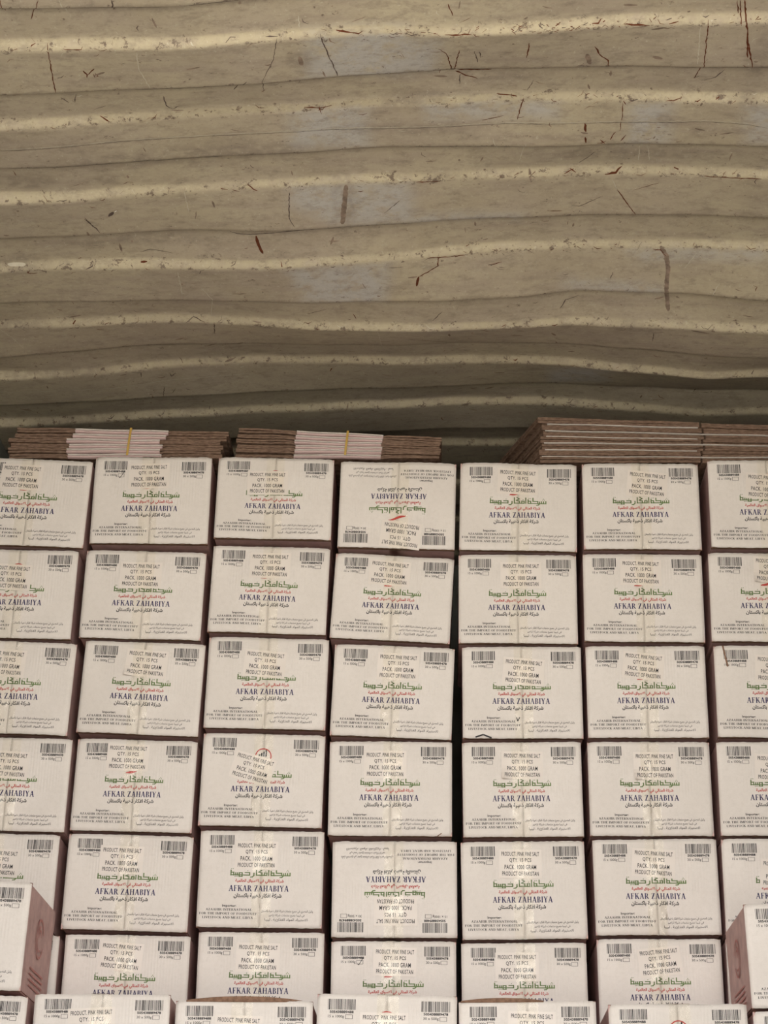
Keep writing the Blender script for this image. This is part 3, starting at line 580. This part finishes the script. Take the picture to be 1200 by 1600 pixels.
def flap_mesh(var, side):
    f = WARP[var]; r = random.Random(var * 7 + side); mb = MB(); nx, nz = 20, 22
    hx = W0 / 2 - .0012
    xs = [(-hx if side == 0 else .00002) + (hx - .00002) * i / nx for i in range(nx + 1)]
    if side == 0: xs = [-hx + (hx - .00002) * (i / nx) for i in range(nx + 1)]
    et = [r.uniform(-.0010, .0006) for _ in range(nx + 1)]; eb = [r.uniform(-.0006, .0010) for _ in range(nx + 1)]
    th = .0045
    ix = lambda i, j, l: (l * (nz + 1) + j) * (nx + 1) + i
    for l in (0, 1):
        for j in range(nz + 1):
            for i, x in enumerate(xs):
                z = .0015 + (H0 - .003) * j / nz
                if j == nz: z += et[i]
                if j == 0: z += eb[i]
                y = -f(x, z)
                e = min(x + hx, hx - x)
                if e < .010: z += (H0 / 2 - z) / (H0 / 2) * .0035 * (1 - e / .010) * r.uniform(.4, 1)
                mb.v.append((x, y + (th if l else 0), z))
    for j in range(nz):
        for i in range(nx):
            mb.f.append((ix(i, j, 0), ix(i + 1, j, 0), ix(i + 1, j + 1, 0), ix(i, j + 1, 0))); mb.mi.append(0)
            mb.f.append((ix(i, j, 1), ix(i, j + 1, 1), ix(i + 1, j + 1, 1), ix(i + 1, j, 1))); mb.mi.append(1)
    for i in range(nx):
        mb.f.append((ix(i, 0, 0), ix(i, 0, 1), ix(i + 1, 0, 1), ix(i + 1, 0, 0))); mb.mi.append(1)
        mb.f.append((ix(i, nz, 0), ix(i + 1, nz, 0), ix(i + 1, nz, 1), ix(i, nz, 1))); mb.mi.append(1)
    for j in range(nz):
        mb.f.append((ix(0, j, 0), ix(0, j + 1, 0), ix(0, j + 1, 1), ix(0, j, 1))); mb.mi.append(0 if side == 0 else 1)
        mb.f.append((ix(nx, j, 0), ix(nx, j, 1), ix(nx, j + 1, 1), ix(nx, j + 1, 0))); mb.mi.append(1 if side == 0 else 0)
    me = mb.mesh('flap', ['card', 'brown'])
    me.polygons.foreach_set('use_smooth', [m == 0 and k < 2 * nx * nz for k, m in enumerate(mb.mi)]); return me
def body_mesh(var, depth):
    bm = bmesh.new(); r = random.Random(var + 50); fr = .0125
    hx = W0 / 2 - .0020
    nx, ny, nz = 6, 8, 6
    bmesh.ops.create_cube(bm, size=1)
    bmesh.ops.subdivide_edges(bm, edges=bm.edges[:], cuts=5, use_grid_fill=True)
    for v in bm.verts:
        x, y, z = v.co; v.co = (x * 2 * hx, fr + (y + .5) * (depth - fr), .0028 + (z + .5) * (H0 - .0056))
        k = 1 - (2 * z) ** 2
        if abs(x) > .49: v.co.x += (1 if x > 0 else -1) * -.0012 * r.random() * k
    bmesh.ops.bevel(bm, geom=[e for e in bm.edges if e.calc_face_angle(0) > 1.2], offset=.003, segments=2, affect='EDGES')
    me = bpy.data.meshes.new('body'); bm.to_mesh(me); bm.free(); me.materials.append(M['pink'])
    return me
def collar_mesh(var):                           # folded cardboard edge just behind the flaps, brown liner showing
    mb = MB(); r = random.Random(var + 80); hx = W0 / 2 - .0010
    for s in (-1, 1): mb.box(s * hx - (.004 if s > 0 else 0), s * hx + (.004 if s < 0 else 0), .0046, .0125, .003, H0 - .003, 0)
    mb.box(-hx, hx, .0048, .0125, .0016, .0050, 1); mb.box(-hx, hx, .0048, .0125, H0 - .0050, H0 - .0016, 1)
    mb.box(-hx + .004, hx - .004, .0115, .0125, .004, H0 - .004, 1)
    return mb.mesh('inner_flap', ['pink', 'brown'])
def print_mesh(var):
    f = WARP[var]; mb = MB(); mb.v = [(x, -f(x, z) - .0005, z) for x, z in PV]; mb.f = PR.F; mb.mi = PR.mi
    return mb.mesh('front_print', PINK)
FL = [[flap_mesh(v, s) for s in (0, 1)] for v in range(NVAR)]
BD = {}; CM = [collar_mesh(v) for v in range(NVAR)]; PM = [print_mesh(v) for v in range(NVAR)]
def get_body(var, depth):
    if (var, depth) not in BD: BD[(var, depth)] = body_mesh(var, depth)
    return BD[(var, depth)]
def sticker_mesh(var, x0, z0, rot, peel, seed):
    f = WARP[var]; r = random.Random(seed); ca, sa = math.cos(rot), math.sin(rot); nx, nz = 12, 8; mb = MB()
    def lift(a, b):
        o = .0010 + .0004 * math.sin(a * 80 + seed) * math.sin(b * 90 + seed)
        if peel:
            cx = -ST_W / 2 if peel in ('bl', 'tl') else ST_W / 2; cz = -ST_H / 2 if peel in ('bl', 'br') else ST_H / 2
            dd = math.hypot(a - cx, b - cz)
            if dd < .034: o += .011 * (1 - dd / .034) ** 2
        return o
    def pos(a, b, e): x = x0 + a * ca - b * sa; z = z0 + a * sa + b * ca; return (x, -f(x, z) - lift(a, b) - e, z)
    for e in (0, -.0004):
        for j in range(nz + 1):
            for i in range(nx + 1): mb.v.append(pos((i / nx - .5) * ST_W, (j / nz - .5) * ST_H, e))
    N1 = (nx + 1) * (nz + 1)
    for l in (0, 1):
        for j in range(nz):
            for i in range(nx):
                a = l * N1 + j * (nx + 1) + i; mb.f.append((a, a + 1, a + nx + 2, a + nx + 1)); mb.mi.append(0)
    mb.add([pos(a, b, .0004) for a, b in SV], STK.F, 1)
    me = mb.mesh('label_sticker', ['paper', 'black']); return me
def tape_mesh(var, seed, crumple, depth_over=.06):
    f = WARP[var]; r = random.Random(seed); mb = MB(); nx, nz = 14, 46; hw = .0235; xo = r.uniform(-.006, .006)
    wr = []
    for q in range(5 + int(9 * crumple)):
        wr.append((r.uniform(-hw, hw), r.choice([r.uniform(0, .08), r.uniform(0, H0)]), r.uniform(.9, 2.1), r.uniform(.012, .045), r.uniform(.0022, .0038), r.uniform(.0006, .0026) * (.4 + 1.5 * crumple)))
    def lift(x, z):
        o = .0018
        for cx, cz, ang, ln, wd, am in wr:
            dx, dz = x - cx, z - cz; a = dx * math.cos(ang) + dz * math.sin(ang); b = -dx * math.sin(ang) + dz * math.cos(ang)
            o += am * math.exp(-(a / ln) ** 2 * 1.5 - (b / wd) ** 2)
        return o
    rowsz = [('t', depth_over * (1 - k / 4)) for k in range(4)] + [('f', H0 - .0004 - (H0 - .0008) * j / nz) for j in range(nz + 1)]
    ed = [r.uniform(-.002, .002) for _ in rowsz]
    for k, (ty, q) in enumerate(rowsz):
        for i in range(nx + 1):
            x = xo + (i / nx * 2 - 1) * hw
            if ty == 't': mb.v.append((x, q, H0 - .0003))
            else: mb.v.append((x, -f(x, q) - lift(x - xo, q), q))
    for k in range(len(rowsz) - 1):
        for i in range(nx):
            a = k * (nx + 1) + i; mb.f.append((a, a + nx + 1, a + nx + 2, a + 1)); mb.mi.append(0)
    return mb.mesh('packing_tape', ['tape'], True)
def tick_mesh(var):                             # pen tick in the left check box
    f = WARP[var]; mb = MB(); P = [(.215, .235), (.222, .252), (.262, .170)]
    vs = []
    for (u, v), (u2, v2) in zip(P[:-1], P[1:]):
        t = .0025; mb.add([((a - .5) * W0, -f((a - .5) * W0, (1 - b) * H0) - .0009, (1 - b) * H0) for a, b in ((u - t, v), (u + t, v), (u2 + t, v2), (u2 - t, v2))], [(0, 1, 2, 3)])
    return mb.mesh('pen_tick', ['black'])

def carton(corners, D, depth, sticker, label, group, seed, flip=False, peel=None, crumple=.5, tick=False):
    TL, TR, BL, BR = [at(x, y, D) for x, y in corners]
    ux = ((TR - TL) + (BR - BL)) / 2; Wd = ux.length - .0010; Hd = ((TL - BL).length + (TR - BR).length) / 2 - .0018
    base = (BL + BR) / 2; up = ((TL + TR) / 2 - base)
    ang = math.atan2(ux.z, ux.x); base = base + up.normalized() * .0004
    var = seed % NVAR
    t = thing('salt_carton', label, 'carton', group, base)
    t.rotation_euler = (0, -ang, 0); t.scale = (Wd / W0, 1, Hd / H0)
    if flip: t.location = base + Vector((-math.sin(ang) * 0, 0, 0)) + Vector((0, 0, 1)) * 0
    R = Matrix.Identity(4)
    if flip: R = Matrix.Translation((0, 0, H0)) @ Matrix.Rotation(math.pi, 4, 'Y')
    parts = [obj('body', get_body(var, depth), t), obj('inner_flap', CM[var], t), obj('flap', FL[var][0], t), obj('flap', FL[var][1], t), obj('front_print', PM[var], t)]
    Mw = Matrix.LocRotScale(t.location, t.rotation_euler, t.scale) @ R
    if sticker:
        sx_, sy_, sr = sticker
        p = Mw.inverted() @ at(sx_, sy_, D)
        # rotation on the face as seen in the place, minus the carton's own lean
        rr = math.radians(sr) + (ang if True else 0)
        parts.append(obj('label_sticker', sticker_mesh(var, p.x, p.z, rr if False else math.radians(sr) + 0.0, peel, seed), t))
    parts.append(obj('packing_tape', tape_mesh(var, seed * 13 + 5, crumple), t))
    if tick: parts.append(obj('pen_tick', tick_mesh(var), t))
    for mk in MARKS.get(label, ()):
        mb = MB(); f = WARP[var]; Q = [Mw.inverted() @ at(x, y, D) for x, y in mk[2:]]; wd = mk[1]
        for a, b in zip(Q[:-1], Q[1:]):
            dx, dz = b.x - a.x, b.z - a.z; l = math.hypot(dx, dz) or 1; nx_, nz_ = -dz / l * wd / 2, dx / l * wd / 2
            mb.add([(p.x + sg * nx_, -f(p.x, p.z) - .0012, p.z + sg * nz_) for p, sg in ((a, 1), (b, 1), (b, -1), (a, -1))], [(0, 1, 2, 3)])
        parts.append(obj('tear' if mk[0] == 'brown' else 'pen_mark', mb.mesh('mark', [mk[0]]), t))
    for p in parts: p.matrix_local = R
    return t
MARKS = {'white salt carton, back stack third row, rightmost column, cut off': [('brown', .0045, (1129, 1009), (1132, 1022), (1137, 1042))],
 'white salt carton, back stack third row, third column from right, sticker leaning right': [('black', .0022, (807, 1121), (809, 1127), (812, 1121)), ('grey', .004, (743, 1152), (755, 1148), (768, 1153))],
 'white salt carton, back stack fourth row, middle column': [('brown', .0022, (683, 1307), (690, 1302))]}

# front-face corners of every carton (TL, TR, BL, BR), sticker centre and lean (degrees, + = anticlockwise), notes
R_ = {
 (0,0): ((-50,712),(139,720),(-60,850),(129,857),(34,746,-1)), (0,1): ((147,713),(330,713),(138,849),(325,852),(233,744,2)), (0,2): ((339,712),(522,717),(333,842),(517,844),(418,755,1)),
 (0,3): ((528,720),(708,722),(525,855),(712,861),(626,836,-6)), (0,4): ((717,721),(901,725),(717,860),(902,863),(809,753,-1)), (0,5): ((910,723),(1093,723),(912,859),(1098,860),(1011,757,-6)), (0,6): ((1105,718),(1292,718),(1112,856),(1299,858),(1197,761,-4)),
 (1,0): ((-66,855),(120,860),(-78,996),(110,1000),(17,902,-2)), (1,1): ((133,857),(324,863),(123,998),(312,1001),(220,899,0)), (1,2): ((332,850),(515,856),(322,988),(510,993),(422,884,0)), (1,3): ((523,863),(712,871),(515,996),(702,1008),(609,896,-2)),
 (1,4): ((716,864),(902,867),(716,1007),(904,1006),(814,899,0)), (1,5): ((912,863),(1100,866),(913,1004),(1103,1004),(1001,895,-1)), (1,6): ((1108,862),(1298,864),(1112,1003),(1304,1005),(1210,891,-2)),
 (2,0): ((-75,996),(114,1005),(-88,1144),(105,1150),(7,1036,-2)), (2,1): ((130,998),(318,1006),(117,1145),(310,1152),(229,1037,-3)), (2,2): ((325,993),(517,998),(318,1138),(507,1142),(414,1038,-3)), (2,3): ((522,1004),(713,1012),(515,1150),(705,1157),(622,1042,-1)),
 (2,4): ((721,1008),(910,1010),(723,1156),(912,1154),(818,1050,-4)), (2,5): ((917,1008),(1106,1008),(919,1154),(1109,1154),(1005,1041,-6)), (2,6): ((1115,1007),(1308,1008),(1122,1153),(1316,1154),(1213,1046,-3)),
 (3,0): ((-80,1148),(112,1154),(-94,1297),(100,1301),(12,1195,-2)), (3,1): ((117,1152),(307,1157),(108,1298),(299,1303),(200,1184,0)), (3,2): ((318,1143),(510,1148),(308,1291),(503,1295),(395,1201,-15)), (3,3): ((515,1156),(708,1158),(511,1307),(707,1308),(602,1195,0)),
 (3,4): ((723,1158),(908,1158),(722,1310),(915,1308),(816,1196,-1)), (3,5): ((917,1157),(1110,1158),(922,1308),(1117,1307),(1023,1197,0)), (3,6): ((1118,1157),(1314,1158),(1127,1307),(1323,1308),(1213,1201,-3)),
 (4,0): ((-104,1298),(92,1303),(-118,1452),(80,1457),(-4,1348,-2)), (4,1): ((106,1300),(302,1306),(93,1453),(293,1458),(190,1344,-1)), (4,2): ((312,1295),(507,1298),(305,1450),(503,1452),(401,1337,0)), (4,3): ((518,1313),(715,1313),(517,1466),(715,1467),(618,1424,0)),
 (4,4): ((720,1314),(915,1312),(722,1470),(920,1468),(813,1350,-1)), (4,5): ((925,1310),(1123,1309),(932,1463),(1128,1462),(1021,1349,-4)), (4,6): ((1130,1309),(1328,1310),(1134,1461),(1336,1462),(1222,1367,-5)),
 (5,0): ((-112,1457),(90,1460),(-124,1612),(82,1615),(-10,1500,-2)), (5,1): ((98,1458),(297,1461),(90,1613),(289,1617),(189,1495,-4)), (5,2): ((307,1454),(507,1456),(303,1611),(503,1613),(403,1496,-1)), (5,3): ((517,1469),(715,1469),(515,1625),(714,1626),(617,1503,-1)),
 (5,4): ((720,1472),(918,1471),(722,1628),(922,1628),(808,1511,0)), (5,5): ((933,1466),(1130,1465),(938,1622),(1136,1622),(1031,1503,6)), (5,6): ((1137,1465),(1338,1466),(1142,1622),(1344,1623),(1240,1505,0)),
}
ORD = ['top', 'second', 'third', 'fourth', 'fifth', 'sixth']
COL = ['leftmost column, cut off', 'second column from left', 'third column from left', 'middle column', 'third column from right', 'second column from right', 'rightmost column, cut off']
NOTE = {(0,1): 'tick under left barcode', (0,2): 'red arc above sticker', (0,3): 'printed upside down', (0,4): 'red swoosh below sticker', (0,5): 'sticker leaning right', (2,1): 'sticker corner peeling',
 (2,5): 'sticker leaning right', (3,2): 'strongly tilted sticker', (3,1): 'shiny wrinkled tape', (4,3): 'printed upside down', (4,5): 'crumpled tape below', (5,3): 'tick by left barcode', (5,5): 'sticker tilted up', (2,4): 'sticker leaning right', (3,5): 'sticker corner peeling'}
PEEL = {(2,1): 'bl', (3,5): 'bl', (3,4): 'bl', (1,6): 'bl', (2,5): None}
CRUMP = {(2,1): 1.3, (3,1): 1.0, (3,2): 1.1, (4,5): 1.6, (4,1): 1.0, (4,2): .9, (2,2): .9, (4,3): .9, (3,5): .9, (1,5): .8, (0,5): .8}
DBK = 4.945; FD = 4.60
topz = {}
jr = random.Random(3)
for (r, c), q in R_.items():
    note = NOTE.get((r, c)); row = 'back stack %s row' % ORD[r]
    lab = 'white salt carton, %s, %s%s' % (row, COL[c], (', ' + note) if note else '')
    D = DBK + jr.uniform(-.004, .004)
    t = carton(q[:4], D, .38, q[4], lab, 'white printed salt cartons stacked in the container', r * 7 + c + 1, flip=(r, c) in ((0, 3), (4, 3)), peel=PEEL.get((r, c)), crumple=CRUMP.get((r, c), .45), tick=(r, c) in ((0, 1), (5, 3)))
    if r == 0:
        topz[c] = max(at(*q[0], D).z, at(*q[1], D).z)
def arched_flap(t, u0, u1, hgt):               # top flap standing slightly proud of the front edge
    mb = MB(); n = 18; vs = []
    for i in range(n + 1):
        u = i / n; x = (u0 + (u1 - u0) * u - .5) * W0; h = hgt * math.sin(math.pi * u) ** .8
        vs += [(x, -.001, H0 - .004), (x, -.002, H0 - .0005 + h), (x, .13, H0 + .0005 + h * .2), (x, .13, H0 - .004)]
    mb.add(vs, [(i * 4 + q, i * 4 + (q + 1) % 4, i * 4 + 4 + (q + 1) % 4, i * 4 + 4 + q) for i in range(n) for q in range(4)])
    obj('top_flap', mb.mesh('top_flap', ['brown']), t)
def side_print(t, s):                           # red ring emblem and lines printed on the carton's side
    mb = MB(); X = s * (W0 / 2 - .0020 + .0016)
    def pol(cy, cz, r0, r1, a0, a1, n=24):
        for i in range(n):
            a, b = [math.radians(a0 + (a1 - a0) * k / n) for k in (i, i + 1)]
            mb.add([(X, cy + r * math.cos(q), cz + r * math.sin(q)) for r, q in ((r0, a), (r0, b), (r1, b), (r1, a))], [(0, 1, 2, 3)])
    pol(.16, .145, .046, .040, 20, 340); pol(.16, .145, .030, .025, 90, 300); pol(.16, .150, .017, .012, 0, 200)
    for k in range(4): mb.add([(X, .08, .07 - k * .013), (X, .24, .07 - k * .013), (X, .24, .0655 - k * .013), (X, .08, .0655 - k * .013)], [(0, 1, 2, 3)])
    obj('side_print', mb.mesh('side_print', ['faded_red']), t)
FRONT = [(((-170, 1548), (33, 1555), (-180, 1712), (28, 1720)), None, 'white salt carton, front low row, cut off in the bottom left corner', .4),
 (((48, 1551), (262, 1552), (41, 1718), (259, 1720)), (143, 1599, 3), 'white salt carton, front low row, first whole one from the left', .4),
 (((271, 1561), (488, 1563), (266, 1730), (486, 1731)), (372, 1611, -2), 'white salt carton, front low row, with a bulging top edge, third from left', .5),
 (((494, 1550), (714, 1555), (489, 1720), (714, 1724)), (600, 1607, 0), 'white salt carton, front low row, in the middle, fourth from left', .9),
 (((717, 1563), (933, 1562), (718, 1732), (939, 1731)), (831, 1605, -2), 'white salt carton, front low row, third from the right', .9),
 (((952, 1567), (1172, 1567), (957, 1736), (1178, 1735)), (1063, 1625, 0), 'white salt carton, front low row, second from the right', .6),
 (((1182, 1578), (1402, 1579), (1187, 1748), (1408, 1748)), None, 'white salt carton, front low row, only a sliver in bottom right corner', .4),
 (((-182, 1368), (38, 1377), (-193, 1541), (32, 1550)), (-80, 1415, 0), 'white salt carton jutting forward at the left edge, pink side showing', .4),
 (((1165, 1411), (1388, 1406), (1176, 1577), (1398, 1573)), (1275, 1455, 0), 'white salt carton jutting forward at the right edge, above corner sliver', .4)]
for i, (q, st, lab, cr) in enumerate(FRONT):
    t = carton(q, FD, .325, st, lab, 'white printed salt cartons stacked in the container', 60 + i, crumple=cr)
    if i == 2: arched_flap(t, .08, .92, .010)
    if i == 4: arched_flap(t, .02, .62, .007)
    if i == 7: side_print(t, 1)
    if i == 8: side_print(t, -1)

# floor of the container, and an unseen plain base standing in for the lower cartons
zb = min((at(x, y, DBK)).z for (r, c), q in R_.items() if r == 5 for x, y in q[2:4]) - .001
zf = min((at(x, y, FD)).z for q, *_ in FRONT[:7] for x, y in q[2:4]) - .001
mb = MB(); mb.box(XL, XR, Y0, YE, -.06, 0); struct('floor', mb.mesh('floor', ['floor']))
mb = MB(); mb.box(XL + .03, XR - .03, FD + .006, DBK - .001, 0.001, zf); mb.box(XL + .03, XR - .03, DBK, DBK + .40, 0.001, zb)
struct('unseen_base_1', mb.mesh('load_base', ['brown']))

# ------------------------------------------------------------------ flattened cartons on top of the stack
def flat_parts(L, dep, th, a, b, seed, shear=0.0, white=False):
    """brown board sheet with two plies, and the pink folded middle between a and b (local x)"""
    r = random.Random(seed); mb = MB(); n = 30
    for ply in (0, 1):
        z0 = ply * th * .5 + .0004; z1 = z0 + th * .5 - .0012
        vs = []; xs = [L * i / n for i in range(n + 1)]
        off = r.uniform(-.003, .003)
        for i, x in enumerate(xs):
            y = off + r.uniform(-.0015, .0015) + (.006 if a < x < b else 0)
            wz = .0009 * math.sin(x * 30 + seed + ply)
            vs += [(x, y, z0 + wz), (x, y, z1 + wz), (x + shear * dep, dep, z1 + wz), (x + shear * dep, dep, z0 + wz)]
        fs = []; mi = []
        for i in range(n):
            for k in range(4):
                p, q = i * 4 + k, i * 4 + (k + 1) % 4; fs.append((p, q, q + 4, p + 4))
        fs += [(3, 2, 1, 0), (n * 4, n * 4 + 1, n * 4 + 2, n * 4 + 3)]
        mb.add(vs, fs, 0)
    board = mb.mesh('flat_carton', ['flute'])
    fm = MB(); segs = 8
    for (z0, z1, pr, mi) in ((th * .60, th * .97, -.0050, 1), (.0003, th * .57, -.0065, 0)):
        vs = []; m = 12
        for i in range(m + 1):
            x = a + (b - a) * i / m
            for k in range(segs + 1):
                t = math.pi * k / segs
                vs.append((x, .004 - (.004 - pr) * math.sin(t), z0 + (z1 - z0) * (.5 - .5 * math.cos(t)) + .0009 * math.sin(x * 30 + seed)))
        S = segs + 1
        fs = [(i * S + k, (i + 1) * S + k, (i + 1) * S + k + 1, i * S + k + 1) for i in range(m) for k in range(segs)]
        fs += [tuple(range(S)), tuple(m * S + k for k in reversed(range(S)))]
        fm.add(vs, fs, mi)
    fold = fm.mesh('fold', ['fold', 'white_line'], False)
    return board, fold
def bundle(px0, px1, ytop0, ytop1, a_px, b_px, strap_px, cols, n, seed, label, jx):
    D = DBK + .018; zbase = max(topz[c] for c in cols) + .0015
    p0 = at(px0, ytop0, D); p1 = at(px1, ytop1, D); L = p1.x - p0.x
    tilt = math.atan2(p1.z - p0.z, L)
    top = (p0.z + p1.z) / 2 ; th = (top - zbase - .001) / n
    # the bundle lies on the cartons: keep it level enough not to sink in
    t = thing('carton_bundle', label, 'carton bundle', None, (p0.x, D, zbase))
    a = at(a_px, ytop0, D).x - p0.x; b = at(b_px, ytop0, D).x - p0.x
    for k in range(n):
        bd, fo = flat_parts(L, .34, th, a, b, seed + k)
        o = obj('flat_carton', bd, t); o.location = (jx[k], rng.uniform(-.003, .003), k * th)
        # each sheet thicker at the raised end, so the pile leans like the photo's
        f = obj('fold', fo, o)
        o.rotation_euler = (0, -tilt * (k + .5) / n, 0); o.location.z += -math.sin(tilt) * (k / n) * L * .5
    s = at(strap_px, ytop0, D).x - p0.x
    mb = MB(); hh = n * th; w2 = .006
    zt = hh + .004 + (.5 - s / L) * -tilt * L * .9 * 0
    zt = hh - math.sin(tilt) * L * .5 + math.tan(tilt) * s + .002
    P = [(-.0105, .004), (-.0125, zt * .5), (-.0105, zt), (.05, zt + .003), (.33, zt + .002)]
    vs = []
    for i, (y, z) in enumerate(P):
        lean = .007 * (z / zt); vs += [(s - w2 / 2 + lean, y, z), (s + w2 / 2 + lean, y, z)]
    mb.add(vs, [(2 * i, 2 * i + 1, 2 * i + 3, 2 * i + 2) for i in range(len(P) - 1)])
    obj('strap', mb.mesh('strap', ['strap']), t)
    return t
bundle(22, 352, 667, 675, 113, 258, 202, (0, 1), 6, 11, 'strapped bundle of flattened cartons at top left, pink folded middle and brown ends', [-.006, -.010, -.004, -.012, .004, .010])
bundle(371, 688, 667, 684, 462, 597, 540, (2, 3), 6, 31, 'strapped bundle of flattened cartons over the third and middle columns, brown left end', [-.003, -.001, .001, -.002, .001, .004])
# loose pile on the right
n7 = 7; D7 = DBK + .020; z7 = max(topz[c] for c in (4, 5, 6)) + .0015
p0 = at(840, 650, D7); th7 = (p0.z - z7 - .004) / n7
WORD = ['lowest', 'second from the bottom', 'third from the bottom', 'middle sheet', 'third from the top', 'second from the top', 'topmost']
JX = [.004, .002, .010, .006, .014, .010, 0]
for k in range(n7):
    L = .80; r = random.Random(70 + k)
    t = thing('flat_carton', 'brown flattened carton in the loose pile at top right, %s' % WORD[k], 'flattened carton', 'loose flattened cartons at top right', (p0.x + JX[k], D7 + r.uniform(-.004, .003), z7 + k * th7))
    t.rotation_euler = (0, k * th7 * .22 / L, 0); tap = lambda v: [(x, y, z * (1 - .22 * x / .80)) for x, y, z in v]
    mb = MB(); nseg = 44; gap = .43 + r.uniform(-.004, .004)
    for (s0, s1) in ((0, gap), (gap + .006, L)):
        for ply in (0, 1):
            za = ply * th7 * .5 + .0006; zb_ = za + th7 * .5 - .0016; vs = []; off = r.uniform(-.004, .003)
            for i in range(nseg + 1):
                x = s0 + (s1 - s0) * i / nseg; wz = .0007 * math.sin(x * 21 + k * 2 + ply); y = off + r.uniform(-.0012, .0012)
                vs += [(x, y, za + wz), (x, y, zb_ + wz), (x - .32 * .33, .33, zb_ + wz), (x - .32 * .33, .33, za + wz)]
            fs = [(i * 4 + q, i * 4 + (q + 1) % 4, i * 4 + 4 + (q + 1) % 4, i * 4 + 4 + q) for i in range(nseg) for q in range(4)]
            fs += [(3, 2, 1, 0), (nseg * 4, nseg * 4 + 1, nseg * 4 + 2, nseg * 4 + 3)]
            mb.add(tap(vs), fs)
    obj('board', mb.mesh('board', ['flute']), t)
    if k < 6:
        mb = MB()
        x0, x1 = (.015, gap - .01) if k % 2 else (.005, L - .02)
        for i in range(24):
            xa = x0 + (x1 - x0) * i / 24; xb = x0 + (x1 - x0) * (i + 1) / 24
            wa = .0007 * math.sin(xa * 21 + k * 2 + 1); wb = .0007 * math.sin(xb * 21 + k * 2 + 1)
            za = th7 - .0028
            mb.add(tap([(xa, -.0055, za + wa), (xb, -.0055, za + wb), (xb, -.0055, za + wb + .0016), (xa, -.0055, za + wa + .0016), (xa, .002, za + wa + .0016), (xb, .002, za + wb + .0016), (xb, .002, za + wb), (xa, .002, za + wa)]), [(0, 1, 2, 3), (3, 2, 5, 4), (0, 7, 6, 1)])
        lo = obj('liner_edge', mb.mesh('liner_edge', ['white_line']), t); lo['label'] = 'white paper liner edge'
print('done')
